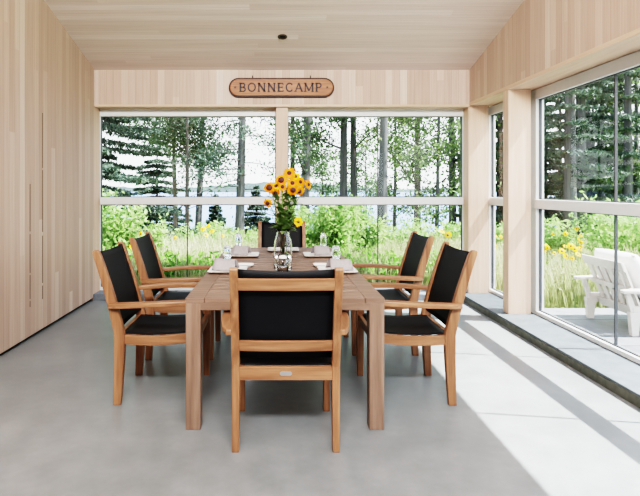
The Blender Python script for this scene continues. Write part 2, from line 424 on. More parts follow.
# ------------------------------------------------------------------ sign
SC = F / 6.2
sx, sz = X_at(281.5, 6.2), Z_at(87.6, 6.2)
sg = thing('wooden_sign', 'carved brown wooden name sign with rounded ends on the board header', 'sign', (sx, 6.212, sz))
def stadium(w, h, n=14):
    r = h / 2; P = []
    for k in range(n + 1):
        a = -PI / 2 + PI * k / n; P.append((w / 2 - r + r * math.cos(a), r * math.sin(a)))
    for k in range(n + 1):
        a = PI / 2 + PI * k / n; P.append((-w / 2 + r + r * math.cos(a), r * math.sin(a)))
    return P
MB().prism(stadium(1.26, 0.235), 'Y', -0.012, 0.018).build('border', M['sign_dark'], sg, bevel=0.004)
MB().prism(stadium(1.225, 0.20), 'Y', -0.030, -0.012).build('board', M['sign'], sg, bevel=0.006)
class Letters:
    def __init__(s): s.mb = MB(); s.h = 0.104; s.y0 = -0.0325; s.y1 = -0.0298
    def seg(s, ox, p, q, w):
        p = Vector(p); q = Vector(q); d = (q - p).normalized(); n = Vector((-d.y, d.x)) * w * .68
        s.mb.prism([(ox + v.x * s.h, (v.y - 0.5) * s.h) for v in (p - n, q - n, q + n, p + n)], 'Y', s.y0, s.y1)
    def arc(s, ox, c, rx, rz, a0, a1, w, n=12):
        for k in range(n):
            A, B = R(a0 + (a1 - a0) * k / n), R(a0 + (a1 - a0) * (k + 1) / n)
            pts = []
            for a, sg_ in ((A, -1.35), (B, -1.35), (B, 1.35), (A, 1.35)):
                pts.append((ox + (c[0] + (rx + sg_ * w / 2) * math.cos(a)) * s.h, (c[1] + (rz + sg_ * w / 2) * math.sin(a) - 0.5) * s.h))
            s.mb.prism(pts, 'Y', s.y0, s.y1)
    def stem(s, ox, x, w=0.15):
        s.seg(ox, (x, 0), (x, 1), w); s.serif(ox, x, 0.035); s.serif(ox, x, 0.965)
    def serif(s, ox, x, z, l=0.30): s.seg(ox, (x - l / 2, z), (x + l / 2, z), 0.07)
    def put(s, ch, ox):
        if ch == 'B':
            s.stem(ox, -.25); s.arc(ox, (0.02, .74), .22, .215, -90, 90, .11); s.arc(ox, (0.04, .26), .26, .225, -90, 90, .12)
            for z in (.955, .5, .04): s.seg(ox, (-.25, z), (.04, z), .085)
        elif ch == 'P':
            s.stem(ox, -.22); s.arc(ox, (0.03, .72), .25, .235, -90, 90, .12)
            for z in (.955, .49): s.seg(ox, (-.22, z), (.05, z), .085)
        elif ch == 'O': s.arc(ox, (0, .5), .40, .46, 0, 360, .12, 24)
        elif ch == 'C':
            s.arc(ox, (.03, .5), .38, .46, 45, 315, .12, 20); s.seg(ox, (.3, .72), (.3, .93), .07); s.seg(ox, (.3, .07), (.3, .28), .07)
        elif ch == 'N':
            s.stem(ox, -.32, .11); s.stem(ox, .32, .11); s.seg(ox, (-.34, .97), (.34, .03), .15)
        elif ch == 'E':
            s.stem(ox, -.22)
            for z, l in ((.955, .28), (.5, .2), (.045, .30)): s.seg(ox, (-.22, z), (l, z), .085)
            s.seg(ox, (.27, .78), (.27, 1), .06); s.seg(ox, (.29, 0), (.29, .22), .06); s.seg(ox, (.19, .4), (.19, .6), .06)
        elif ch == 'A':
            s.seg(ox, (-.37, .02), (.0, 1), .09); s.seg(ox, (.37, .02), (.0, 1), .15); s.seg(ox, (-.24, .33), (.24, .33), .08)
            s.serif(ox, -.37, .035); s.serif(ox, .37, .035)
        elif ch == 'M':
            s.stem(ox, -.42, .10); s.stem(ox, .42, .14); s.seg(ox, (-.42, .97), (0, .1), .14); s.seg(ox, (.42, .97), (0, .1), .09)
L = Letters()
adv = dict(B=.90, O=1.06, N=1.06, E=.88, C=1.0, A=1.0, M=1.2, P=.86)
word = 'BONNECAMP'
tot = sum(adv[c] for c in word); sp_ = 1.0 / tot
x = -0.5 - 0.012
for ch in word:
    L.mb = MB(); L.put(ch, x + adv[ch] * sp_ / 2); x += adv[ch] * sp_
    L.mb.build('letter', M['sign_dark'], sg)
for s_ in (-1, 1):
    mb = MB(); cx = s_ * 0.548 - 0.004
    for k in range(5):
        a = R(90 + 72 * k); 
        mb.prism([(cx + 0.020 * math.cos(a), 0.020 * math.sin(a)), (cx + .007 * math.cos(a + .6), .007 * math.sin(a + .6)), (cx, 0), (cx + .007 * math.cos(a - .6), .007 * math.sin(a - .6))], 'Y', -0.0325, -0.0298)
    mb.build('carved_star', M['sign_dark'], sg)
    hk = MB(); hx = s_ * 0.345 + 0.0
    hk.tube([(hx, 0.005, 0.105), (hx, 0.005, 0.135), (hx, -0.004, 0.142), (hx, -0.004, 0.128)], 0.006, 8)
    hk.build('hanging_hook', M['iron'], sg, True)

# ------------------------------------------------------------------ dining table
TX, TY0, TY1, TH = 0.055, 2.87, 5.31, 0.73
TW = 1.10
tb = thing('dining_table', 'long weathered teak dining table with slatted top and square legs', 'table', (TX, (TY0 + TY1) / 2, 0))
hl = (TY1 - TY0) / 2; hw = TW / 2
top = MB()
bd = 0.105
top.box(-hw, -hw + bd, -hl, hl, TH - .028, TH); top.box(hw - bd, hw, -hl, hl, TH - .028, TH)
for s_ in (-1, 1):
    top.box(-hw + bd + .002, hw - bd - .002, *(sorted((s_ * hl, s_ * (hl - bd)))), TH - .028, TH)
n = 21; y0 = -hl + bd; step = (2 * hl - 2 * bd) / n
for k in range(n):
    top.box(-hw + bd, hw - bd, y0 + k * step + .012, y0 + (k + 1) * step - .012, TH - .026, TH - .002)
top.build('tabletop', M['table_x'], tb, bevel=0.0025)
ap = MB()
for s_ in (-1, 1):
    ap.box(s_ * (hw - .012) - .012, s_ * (hw - .012) + .012, -hl + .07, hl - .07, .662, TH - .028)
    ap.box(-hw + .07, hw - .07, s_ * (hl - .014) - .012, s_ * (hl - .014) + .012, .662, TH - .028)
for yy in (-.6, 0, .6): ap.box(-hw + .02, hw - .02, yy - .02, yy + .02, .675, TH - .03)
ap.build('apron', M['table_x'], tb, bevel=0.002)
for a in (-1, 1):
    for b in (-1, 1):
        lg = MB(); cx, cy = a * (hw - .0425), b * (hl - .0425); w = .0415
        lg.loft([[(cx - ww, cy - ww, z), (cx + ww, cy - ww, z), (cx + ww, cy + ww, z), (cx - ww, cy + ww, z)] for ww, z in ((w * .97, 0.0), (w, .3), (w, TH - .028))])
        lg.build('leg', M['table_z'], tb, bevel=0.004)

# ------------------------------------------------------------------ dining armchair (faces +X locally)
def lerp(a, b, t): return a + (b - a) * t
def post_x(z):
    """centre line of the back post"""
    if z < .43: return -.250 + .016 * math.sin(z / .43 * PI / 2)
    t = (z - .43) / .52
    return -.234 - .150 * (0.75 * t + 0.25 * t * t)
def make_chair(label, loc, rz):
    t = thing('dining_armchair', label, 'chair', loc, rz, 'teak armchairs around the table')
    for s_ in (-1, 1):
        mb = MB(); rings = []
        for z in (0, .12, .26, .36, .43, .5, .6, .72, .84, .92, .942, .953):
            d = lerp(.024, .033, min(1, z / .38)) if z < .43 else lerp(.033, .023, (z - .43) / .5)
            x = post_x(min(z, .95)); w = .0205 if z > .4 else lerp(.018, .0205, z / .4)
            if z > .93: d *= (.86 if z < .95 else .5)
            y = s_ * .255
            rings.append([(x - d, y - w, z), (x + d, y - w, z), (x + d, y + w, z), (x - d, y + w, z)])
        mb.loft(rings); mb.build('back_post', M['teak'], t, bevel=0.004)
        fl = MB(); fl.loft([[(.235 - a, s_ * .255 - .02, z), (.235 + a, s_ * .255 - .02, z), (.235 + a, s_ * .255 + .02, z), (.235 - a, s_ * .255 + .02, z)] for a, z in ((.021, 0), (.026, .3), (.027, .44), (.024, .62))])
        fl.build('front_leg', M['teak'], t, bevel=0.004)
        ar = MB(); rings = []
        for k in range(13):
            u = k / 12
            x = lerp(-.30, .315, u); yc = s_ * (.285 + .035 * math.sin(PI * min(1, u * 1.1)) - .012 * u)
            zt = .630 + .020 * math.sin(u * PI * .62); w = .027 + .006 * math.sin(u * PI); h = .030
            if k == 0: w *= .6
            if k == 12: w *= .62; h *= .8
            rings.append([(x, yc - w, zt - h), (x, yc + w, zt - h), (x, yc + w, zt), (x, yc - w, zt)])
        ar.loft(rings); ar.build('armrest', M['teak_x'], t, bevel=0.006)
        sr = MB(); rings = []
        for k in range(9):
            u = k / 8; x = lerp(-.215, .215, u); zz = .432 + .012 * u - .014 * math.sin(PI * u)
            rings.append([(x, s_ * .255 - .014, zz - .058), (x, s_ * .255 + .014, zz - .058), (x, s_ * .255 + .014, zz), (x, s_ * .255 - .014, zz)])
        sr.loft(rings); sr.build('seat_rail', M['teak_x'], t, bevel=0.003)
    MB().box(.222, .250, -.236, .236, .385, .437).build('front_rail', M['teak_y'], t, bevel=0.003)
    rr = MB().box(-.262, -.236, -.236, .236, .362, .43).build('rear_rail', M['teak_y'], t, bevel=0.003)
    MB().prism([(a, b + .397) for a, b in stadium(.062, .022, 6)], 'X', -.2645, -.2615).build('name_plate', M['silver'], rr)
    def rail(z0, z1, off=0.012):
        mb = MB(); rings = []
        for k in range(9):
            u = k / 8; y = lerp(-.236, .236, u); c = -.012 * math.sin(PI * u)
            xa, xb = post_x(z0) - off + c, post_x(z1) - off + c
            rings.append([(xa - .011, y, z0), (xa + .009, y, z0), (xb + .009, y, z1), (xb - .011, y, z1)])
        mb.loft(rings); return mb
    rail(.838, .900).build('back_rail', M['teak_y'], t, bevel=0.003)
    rail(.515, .572).build('back_rail', M['teak_y'], t, bevel=0.003)
    def bs(u, v):
        y = lerp(-.237, .237, u); z = lerp(.47, .943 - .010 * math.sin(PI * u), v)
        c = math.sin(PI * u)
        return (post_x(z) + .012 - .008 * c, y, z)
    MB().grid(bs, 10, 12).build('back_sling', M['sling'], t, True, solid=0.004)
    def ss(u, v):
        y = lerp(-.242, .242, u); x = lerp(-.232, .235, v)
        z = .432 + .012 * v - .014 * math.sin(PI * v) - .012 * math.sin(PI * u) + .004
        if v > .93: z -= (v - .93) * .25
        return (x, y, z)
    MB().grid(ss, 10, 14).build('seat_sling', M['sling'], t, True, solid=0.004)
    return t
ch0 = make_chair('teak armchair nearest the camera, its back to us at the near table end', (0.055, 2.90, 0), PI / 2)
CXL, CXR = -.975 + .25, 1.093 - .25
dup(ch0, (0.08, 5.70, 0), -PI / 2, 'teak armchair at the far table end behind the flower vase')
dup(ch0, (CXL, 3.475, 0), 0, 'teak armchair on the left side of the table, the one nearer the camera')
dup(ch0, (CXL - .01, 4.31, 0), 0, 'teak armchair on the left side of the table, the one nearer the back windows')
dup(ch0, (CXR, 3.465, 0), PI, 'teak armchair on the right side of the table, the one nearer the camera')
dup(ch0, (CXR + .03, 4.42, 0), PI, 'teak armchair on the right side of the table, the one nearer the back windows')

# ------------------------------------------------------------------ table settings
def plate_mb(w, d):
    mb = MB()
    def ring(s, z, r=0.02):
        P = []
        for cx, cy, a0 in ((1, 1, 0), (-1, 1, 90), (-1, -1, 180), (1, -1, 270)):
            for k in range(4):
                a = R(a0 + 30 * k)
                P.append((cx * (w / 2 * s - r) + r * math.cos(a), cy * (d / 2 * s - r) + r * math.sin(a), z))
        return P
    mb.loft([ring(.70, 0), ring(.74, .004), ring(1.0, .017), ring(1.0, .021), ring(.80, .009), ring(.4, .008)])
    return mb
def napkin_mb(w, d, h):
    mb = MB()
    mb.grid(lambda u, v: (lerp(-w / 2, w / 2, u) * (1 - .12 * math.sin(PI * v)), lerp(-d / 2, d / 2, v), h * math.sin(PI * v) ** 0.8 * (1 - .1 * u) + .004 + .004 * math.sin(9 * u)), 6, 12)
    return mb
def glass(label, x, y, r, h):
    mb = MB()   # tumbler stood on its rim: rounded base uppermost
    mb.lathe([(r * 1.0, 0), (r, .004), (r * .97, h * .55), (r * .90, h * .82), (r * .66, h * .95), (0, h),
              (0, h - .012), (r * .55, h * .87), (r * .80, h * .76), (r * .90, h * .5), (r * .93, 0), (r * 1.0, 0)], 24)
    bmesh.ops.remove_doubles(mb.bm, verts=mb.bm.verts, dist=1e-5)
    o = mb.build('glass_tumbler', M['glass'], None, True)
    o.location = (x, y, TH); tag(o, label, 'glass', 'drinking glasses on the table')
S = [(-1, 'left', 'near'), (1, 'right', 'near'), (-1, 'left', 'far'), (1, 'right', 'far')]
for sd, side, nf in S:
    where = 'in front of the nearer armchair' if nf == 'near' else 'in front of the farther armchair'
    py_ = 3.78 if nf == 'near' else 4.64
    pxx = TX + sd * (.395 if nf == 'near' else .335)
    o = plate_mb(.27, .27).build('dinner_plate', M['china'], None, True, bevel=0.0015)
    o.location = (pxx, py_, TH + .0005); o.rotation_euler = (0, 0, 0)
    tag(o, 'square white plate on the %s side of the table %s' % (side, where), 'plate', 'plates laid on the table')
    o = napkin_mb(.15 if nf == 'far' else .17, .15, .075).build('cloth_napkin', M['linen'], None, True, solid=0.004)
    o.location = (pxx + sd * .02, py_ + .02, TH + .0125); o.rotation_euler = (0, 0, sd * .15)
    tag(o, 'grey folded cloth napkin standing on the %s %s plate' % (nf, side), 'napkin', 'napkins on the plates')
    gx = TX + sd * (.45 if nf == 'near' else .405); gy = 4.30 if nf == 'near' else 4.95
    glass('clear glass tumbler between the two plates on the %s side of the table' % side if nf == 'near' else 'tall clear glass beyond the far %s plate' % side,
          gx, gy, .037 if nf == 'near' else .031, .135 if nf == 'near' else .185)
o = plate_mb(.30, .26).build('dinner_plate', M['china'], None, True, bevel=0.0015)
o.location = (.08, 5.03, TH + .0005); tag(o, 'square white plate at the far table end behind the vase', 'plate', 'plates laid on the table')
for sd, side in ((-1, 'left'), (1, 'right')):
    o = plate_mb(.13, .11).build('side_plate', M['china'], None, True, bevel=0.001)
    o.location = (TX + (-.285 if sd < 0 else .305), 4.02, TH + .0005)
    tag(o, 'small white side plate just beyond the near %s dinner plate' % side, 'plate', 'side plates on the table')

# vase, jar, flowers
VX, VY = X_at(283, 3.83), 3.86
vs = thing('glass_vase', 'clear glass vase of yellow flowers in the middle of the table', 'vase', (VX, VY, TH))
vb = MB()
outer = [(0.0, 0), (.060, 0), (.066, .006), (.068, .03), (.068, .12), (.067, .19), (.061, .225), (.050, .255), (.046, .28), (.049, .305)]
inner = [(.046, .304), (.043, .28), (.047, .255), (.058, .225), (.064, .19), (.065, .12), (.065, .03), (.062, .013), (0, .011)]
vb.lathe(outer + inner, 32).build('vase_body', M['glass'], vs, True)
MB().lathe([(0, .0115), (.0615, .0135), (.0645, .03), (.0645, .11), (0, .11)], 32).build('water', M['water'], vs, True)
jr = thing('glass_jar', 'small clear glass jar with pale lid in front of the vase', 'jar', (VX - .004, 3.70, TH))
MB().lathe([(0, 0), (.036, 0), (.040, .006), (.040, .085), (.032, .100), (.028, .106), (.026, .106), (.029, .099), (.0375, .083), (.0375, .007), (0, .005)], 24).build('jar_body', M['glass'], jr, True)
MB().lathe([(0, .1065), (.029, .1065), (.030, .110), (.029, .122), (.012, .130), (0, .131)], 20).build('lid', M['china'], jr, True)

rnd = random.Random(7)
def bezier(p0, p1, p2, n): return [p0 * (1 - t) ** 2 + p1 * 2 * t * (1 - t) + p2 * t * t for t in [k / n for k in range(n + 1)]]
def blossom(parent, c, nrm, r, pet, disk, rd, n=13, droop=0.25, nm=True):
    nrm = nrm.normalized(); a = nrm.orthogonal().normalized(); b = nrm.cross(a)
    mb = MB(); ph = rnd.random()
    for k in range(n):
        th = 2 * PI * (k + ph + rnd.uniform(-.15, .15)) / n
        d = a * math.cos(th) + b * math.sin(th); w = nrm.cross(d)
        rr = r * rnd.uniform(.85, 1.08); hw_ = r * .25
        dr = droop * rnd.uniform(.5, 1.4)
        off = nrm * (.0015 * (k % 2))
        P = [c + off + d * (rd * .6) - w * hw_ * .45, c + off + d * (rd * .6) + w * hw_ * .45]
        Q = [c + off + d * (rr * .62) - w * hw_ + nrm * (.02 * r), c + off + d * (rr * .62) + w * hw_ + nrm * (.02 * r)]
        T = [c + off + d * rr * .93 - w * hw_ * .55 - nrm * dr * r * .5, c + off + d * rr * .93 + w * hw_ * .55 - nrm * dr * r * .5]
        E = c + off + d * rr - nrm * dr * r * .62
        v = [mb.bm.verts.new(q) for q in P + Q + T + [E]]
        mb.bm.faces.new([v[0], v[1], v[3], v[2]]); mb.bm.faces.new([v[2], v[3], v[5], v[4]]); mb.bm.faces.new([v[4], v[5], v[6]])
    po = mb.build('petals', pet, parent, True)
    q = nrm.to_track_quat('Z', 'Y').to_matrix()
    dm = MB().lathe([(rd * .9, -.004), (rd, .001), (rd * .85, rd * .42), (rd * .45, rd * .66), (0, rd * .72)], 14)
    for v in dm.bm.verts: v.co = q @ v.co + c
    dm.build('flower_centre', disk, parent, True)
def leaf_faces(mb, base, d, up, l, w):
    d = d.normalized(); s_ = d.cross(up).normalized(); n_ = s_.cross(d)
    pts = [(0, .0, 0), (.35, .5, .06), (.7, .38, .03), (1, 0, -.1)]
    c = [base + d * l * t + n_ * l * h for t, _, h in pts]
    L_ = [mb.bm.verts.new(base + d * l * t + s_ * w * k + n_ * l * (h + .03)) for t, k, h in pts[1:3]]
    R_ = [mb.bm.verts.new(base + d * l * t - s_ * w * k + n_ * l * (h + .03)) for t, k, h in pts[1:3]]
    c = [mb.bm.verts.new(q) for q in c]
    mb.bm.faces.new([c[0], L_[0], c[1]]); mb.bm.faces.new([c[0], c[1], R_[0]])
    mb.bm.faces.new([c[1], L_[0], L_[1], c[2]]); mb.bm.faces.new([c[1], c[2], R_[1], R_[0]])
    mb.bm.faces.new([c[2], L_[1], c[3]]); mb.bm.faces.new([c[2], c[3], R_[1]])
blooms = [  # px, py, depth offset, radius, tilt(x,z), centre radius, label
    (289.3, 173, .02, .050, (.05, .35), .016, 'orange-yellow flower at the very top of the vase bouquet'),
    (281.2, 180, -.03, .046, (-.25, .15), .021, 'flower with big dark centre just left of the bouquet top'),
    (269.2, 187.5, -.05, .044, (-.3, .1), .022, 'large dark-centred flower at the left edge of the bouquet'),
    (292.4, 183, -.05, .046, (.1, .2), .015, 'golden flower right of centre, just under the topmost bloom'),
    (282.5, 186.8, -.06, .034, (0, .1), .013, 'small golden flower in the middle of the bouquet'),
    (293.0, 190, -.08, .046, (.0, -.3), .019, 'dark-centred flower low on the right of the bouquet, nodding down'),
    (299.6, 191.3, -.02, .040, (.3, -.35), .015, 'flower at the lower right of the main bloom cluster'),
    (300.4, 182, .03, .046, (.6, .55), .014, 'orange flower on the right seen from its petal side'),
    (308.6, 184.5, .0, .036, (.95, .25), .012, 'small flower sticking out farthest to the right of the bouquet'),
    (267.6, 203.2, -.02, .036, (-.5, -.2), .016, 'small orange flower hanging low at the left of the bouquet'),
    (275.6, 192.8, -.0, .034, (-.1, -.5), .014, 'small flower nodding below the large left bloom'),
    (276.0, 186.0, .03, .040, (-.2, .5), .013, 'yellow flower tucked between the left and middle blooms'),
    (298.5, 222.0, -.06, .037, (.25, .3), .010, 'yellow flower drooping low on the right beside the vase rim'),
    (295.5, 176.5, .04, .042, (.4, .7), .013, 'yellow flower turned upward at the right of the bouquet top'),
]
for i, (bx_, by_, dy, r, (tx, tz), rd, lab) in enumerate(blooms):
    Y = VY + dy; c = Vector((X_at(bx_, Y), Y, Z_at(by_, Y)))
    base = Vector((VX + rnd.uniform(-.03, .03), VY + rnd.uniform(-.03, .03), TH + .02))
    t = thing('cut_flower', lab, 'flower', base, 0, 'flowers in the vase')
    nrm = Vector((tx, -1.0, tz)).normalized()
    cl = c - base; neck = Vector((VX + (c.x - VX) * .25, VY + dy * .3, TH + .29)) - base
    neck.x = max(-.028 + VX - base.x, min(.028 + VX - base.x, neck.x))
    p1 = neck; back = cl - nrm * .012
    low = [Vector((0, 0, 0)).lerp(p1, k / 4) for k in range(4)]
    mid = p1 + (Vector((0, 0, 1)) * max(.05, (back.z - p1.z) * .6)) + Vector(((back.x - p1.x) * .3, 0, 0))
    if back.z - p1.z < .1: mid = p1 + Vector(((back.x - p1.x) * .6, -.02, .09))
    pts = low + bezier(p1, mid, back, 8)
    MB().tube(pts, .0028, 6).build('stem', M['stem'], t, True)
    rd *= 1.12
    blossom(t, cl, nrm, r, M['petal'] if i not in (11, 12, 13) else M['yellow'], M['disk'], rd)
    for k in range(14):
        q = pts[min(len(pts) - 4, 4 + k % 6)]
        mb = MB(); an = rnd.uniform(0, 2 * PI)
        leaf_faces(mb, q, Vector((math.cos(an), math.sin(an) * .6, rnd.uniform(-.1, .9))), Vector((0, 0, 1)), rnd.uniform(.06, .11), rnd.uniform(.03, .048))
        mb.build('leaf', M['stem'], t, True)

# ------------------------------------------------------------------ outdoors
def gz(x, y):
    s = max(0.0, y - 8.0) + 0.55 * max(0.0, x - 7.0) + 0.4 * max(0.0, -x - 8)
    if s < 12: z = -.10 - .055 * s
    else: z = -.10 - .66 - .16 * (s - 12)
    return max(z, -4.5)
gd = MB()
def gfn(u, v):
    x = lerp(-40, 60, u); y = lerp(-12, 50, v)
    z = gz(x, y)
    if y < 6.9 and -3 < x < 2.9: z = -.3
    return (x, y, z)
gd.grid(gfn, 100, 62)
struct(gd.build('ground', M['ground'], None, True))
LAKE = -3.0
struct(MB().grid(lambda u, v: (lerp(-900, 900, u), lerp(24, 700, v), LAKE), 4, 4).build('lake', M['lake']))
fs = MB(); rf = random.Random(3)
hs = [0]
prof = []
for k in range(241):
    u = k / 240
    prof.append(6 + 4 * math.sin(u * 17) + 3 * math.sin(u * 41 + 1) + rf.uniform(0, 2.2))
fs.grid(lambda u, v: (lerp(-700, 800, u), 560 + v * 60 + 30 * math.sin(u * 9), LAKE + v * max(3, .8 * prof[int(round(u * 240))])), 240, 1)
struct(fs.build('far_shore', M['far']))
# patio
pt = MB(); pt.box(2.80, 7.2, -4.0, 5.93, -.2, -.03)
struct(pt.build('patio', M['patio'], bevel=0.006))

rs = np.random.RandomState(11)
def leaf_quads(P, size, up=0.3, aspect=0.55, jitter=0.35):
    n = len(P)
    d = rs.normal(size=(n, 3)); d /= np.linalg.norm(d, axis=1)[:, None]
    nn = rs.normal(size=(n, 3)); nn[:, 2] += up; 
    w = np.cross(d, nn); w /= np.linalg.norm(w, axis=1)[:, None] + 1e-9
    s = size * (1 + jitter * rs.uniform(-1, 1, n))[:, None]
    a = d * s; b = w * s * aspect
    V = np.stack([P - a, P - b * 1.0, P + a, P + b * 1.0], axis=1)
    return V
def tree_trunk(t, h, r, lean, seed, mat, limbs, thick=.38):
    """trunk with limbs in one mesh; returns the limb tips"""
    rr = random.Random(seed); mb = MB(); tips = []
    pts = []; rad = []
    for k in range(9):
        u = k / 8
        pts.append(Vector((lean[0] * u + .10 * r * 6 * math.sin(u * 5 + seed) * u, lean[1] * u, -.3 + (h + .3) * u)))
        rad.append(r * (1.15 - .8 * u) if u > 0.05 else r * 1.35)
    mb.tube(pts, rad, 9)
    for k in range(limbs[0]):
        u = lerp(limbs[1], limbs[2], (k + rr.random()) / limbs[0])
        i = min(7, int(u * 8)); p = pts[i].lerp(pts[i + 1], u * 8 - i)
        an = rr.uniform(0, 2 * PI); l = limbs[3] * (1.15 - .6 * u) * rr.uniform(.6, 1.1)
        d = Vector((math.cos(an), math.sin(an), limbs[4] * rr.uniform(.6, 1.3)))
        q1 = p + d * l * .5; q2 = p + d * l + Vector((0, 0, limbs[5] * l))
        b = bezier(p, q1, q2, 5)
        r0 = max(.012, r * (1.1 - .8 * u) * thick)
        mb.tube(b, [r0 * (1 - .8 * j / 5) for j in range(6)], 5)
        tips.append((b, l))
    mb.build('trunk', mat, t, True)
    return pts, tips
def broadleaf(label, px, Y, h, r, leafm, n, leaf=.10, u0=.3, u1=1.0, spread=2.2, lean=(0, 0), seed=1, bark='bark', limbs=16, group=None, clump=.42, name='broadleaf_tree', X=None):
    x = X_at(px, Y) if X is None else X
    t = thing(name, label, 'tree', (x, Y, gz(x, Y)), 0, group)
    pts, tips = tree_trunk(t, h, r, lean, seed, M[bark], (limbs, u0, u1, spread, .45, .05))
    P = []
    per = max(1, int(n * 1.5) // (len(tips) * 4))
    for b, l in tips:
        for j in range(2, 6):
            c = np.array(b[j]); sg_ = clump * (0.5 + .12 * j)
            P.append(c + rs.normal(size=(per, 3)) * np.array([sg_, sg_, sg_ * .55]) * .8)
    P = np.concatenate(P)
    quads_mesh('foliage', leaf_quads(P, leaf * .62, 0.6, .55), M[leafm], t)
    return t
def conifer(label, px, Y, h, r, n_wh, reach, u0=.05, dens=1.0, seed=1, lean=(0, 0), droop=-.25, top=1.0, needle=.055, bark='bark', group=None, sparse=0.0, X=None):
    x = X_at(px, Y) if X is None else X
    t = thing('conifer_tree', label, 'tree', (x, Y, gz(x, Y)), 0, group)
    rr = random.Random(seed); mb = MB()
    pts = [Vector((lean[0] * k / 6, lean[1] * k / 6, -.3 + (h + .3) * k / 6)) for k in range(7)]
    mb.tube(pts, [r * (1.2 - 1.05 * k / 6) for k in range(7)], 8)
    P = []; D = []
    for w in range(n_wh):
        u = lerp(u0, .98, (w + .5 * rr.random()) / n_wh)
        p = Vector((lean[0] * u, lean[1] * u, h * u))
        nb = rr.choice((4, 5, 6))
        ph = rr.random() * 6
        for k in range(nb):
            if rr.random() < sparse: continue
            an = ph + 2 * PI * k / nb + rr.uniform(-.3, .3)
            l = reach * (1.02 - u * top) * rr.uniform(.65, 1.1)
            if l < .08: l = .08
            d = Vector((math.cos(an), math.sin(an), 0))
            b = bezier(p, p + d * l * .5 + Vector((0, 0, droop * l * .6)), p + d * l + Vector((0, 0, droop * l)), 5)
            mb.tube(b, [max(.004, r * .22 * (1 - u * .6) * (1 - .15 * j)) for j in range(6)], 4)
            m = int(230 * dens * max(.3, l))
            tt = rs.uniform(.12, 1.0, m)
            B = np.array([list(v) for v in b])
            idx = np.minimum(4, (tt * 5).astype(int)); f = (tt * 5 - idx)[:, None]
            q = B[idx] * (1 - f) + B[idx + 1] * f
            side = np.array([-d.y, d.x, 0]); wd = .28 * l * (1.05 - tt * .75)
            so = rs.uniform(-1, 1, m)
            q = q + side[None] * (so * wd)[:, None] + np.array([0, 0, 1]) * (rs.normal(size=m) * .02 - np.abs(so) * wd * .25)[:, None]
            P.append(q)
    mb.build('trunk', M[bark], t, True)
    P = np.concatenate(P)
    quads_mesh('foliage', leaf_quads(P, needle * 1.15, 1.5, .3), M['needle'], t)
    return t

# --- trees seen through the back left window
conifer('open-branched spruce at the far left edge of the back left window', 84, 13.0, 9.5, .12, 30, 2.9, u0=.03, dens=1.5, seed=3, droop=-.16, needle=.065, sparse=.12)
conifer('young spruce beside the lake, left half of the back left window', 157, 21.0, 5.4, .06, 24, 1.9, u0=.04, dens=1.7, seed=5, droop=-.15, needle=.06)
broadleaf('slender leaning leafy tree just left of the back left window mullion', 177, 17.0, 8.0, .075, 'leafA', 6500, .085, .36, .95, 1.9, (-.25, 0), 4, 'bark2', 13)
broadleaf('thin straight tree directly behind the mullion of the back left window', 187, 16.0, 8.5, .065, 'leafA', 3800, .085, .36, .95, 1.5, (.05, 0), 9, 'bark2', 12)
broadleaf('forked grey leafy tree just right of the back left window mullion', 197, 17.5, 8.0, .11, 'leafA', 6500, .09, .30, .95, 1.9, (.3, 0), 6, 'bark', 14)
t = thing('pine_tree', 'tall pine with bare drooping limbs right of middle in the back left window', 'tree', (X_at(238, 15), 15, gz(X_at(238, 15), 15)))
pts, tips = tree_trunk(t, 10.5, .125, (.35, 0), 8, M['bark'], (70, .13, .95, 2.6, .05, -.26), .17)
P = []
for b, l in tips:
    hgt = b[0].z
    k = 30 if hgt < 2.3 else 190
    for j in range(3, 6): P.append(np.array(b[j]) + rs.normal(size=(k // 3, 3)) * np.array([.28, .28, .1]))
quads_mesh('foliage', leaf_quads(np.concatenate(P), .06, 1.0, .35), M['needle'], t)
conifer('small dark spruce low beside the pine trunk in the back left window', 216, 23, 2.4, .04, 14, 1.0, seed=12, dens=2.2, droop=-.1, needle=.07)
conifer('small dark spruce low between the pine and the centre post', 256, 22, 2.6, .04, 14, 1.2, seed=13, dens=2.0, droop=-.1, needle=.07)
# --- through the back right window
broadleaf('leaning thick grey tree next to the centre post in the back right window', 302, 17, 10, .15, 'leafA', 2790, .09, .25, .95, 1.9, (.45, 0), 14, 'bark', 15)
broadleaf('narrow dark leafy tree close beside the centre post, back right window', 292, 19, 9, .10, 'leafA', 2790, .10, .3, .95, 1.5, (.1, 0), 15, 'bark', 14)
broadleaf('straight grey tree left of the mullion in the back right window', 343.5, 18, 11, .14, 'leafA', 1984, .09, .30, .95, 2.0, (.1, 0), 16, 'bark', 12)
broadleaf('slightly curved grey tree between the straight grey tree and the mullion, back right window', 355, 18.5, 11, .12, 'leafA', 1984, .09, .30, .95, 2.0, (-.15, .0), 17, 'bark', 12)
broadleaf('thick dark tree just right of the mullion in the back right window', 382.5, 15, 10.5, .135, 'leafB', 1612, .085, .4, .95, 2.0, (.05, 0), 18, 'bark', 12)
broadleaf('thin leafy sapling between the mullion tree and the mottled tree, back right window', 394, 20, 8, .06, 'leafB', 3224, .10, .12, .95, 1.7, (.1, 0), 19, 'bark', 18)
broadleaf('mottled brown tree in the middle of the right half of the back right window', 417, 17, 10.5, .11, 'leafB', 3720, .10, .16, .95, 2.1, (.05, 0), 20, 'bark2', 20)
broadleaf('bright leafy young tree between the mottled tree and the corner post', 436, 16, 7.5, .06, 'leafB', 3720, .10, .12, .95, 1.7, (.2, 0), 21, 'bark', 20)
broadleaf('dark grey tree left of the corner post in the back right window', 453, 18, 11, .12, 'leafA', 2108, .10, .2, .95, 2.0, (-.05, 0), 22, 'bark', 14)
broadleaf('thin dark tree hard against the corner post, back right window', 462, 19.5, 11, .10, 'leafA', 2108, .10, .2, .95, 2.0, (0, 0), 23, 'bark', 14)
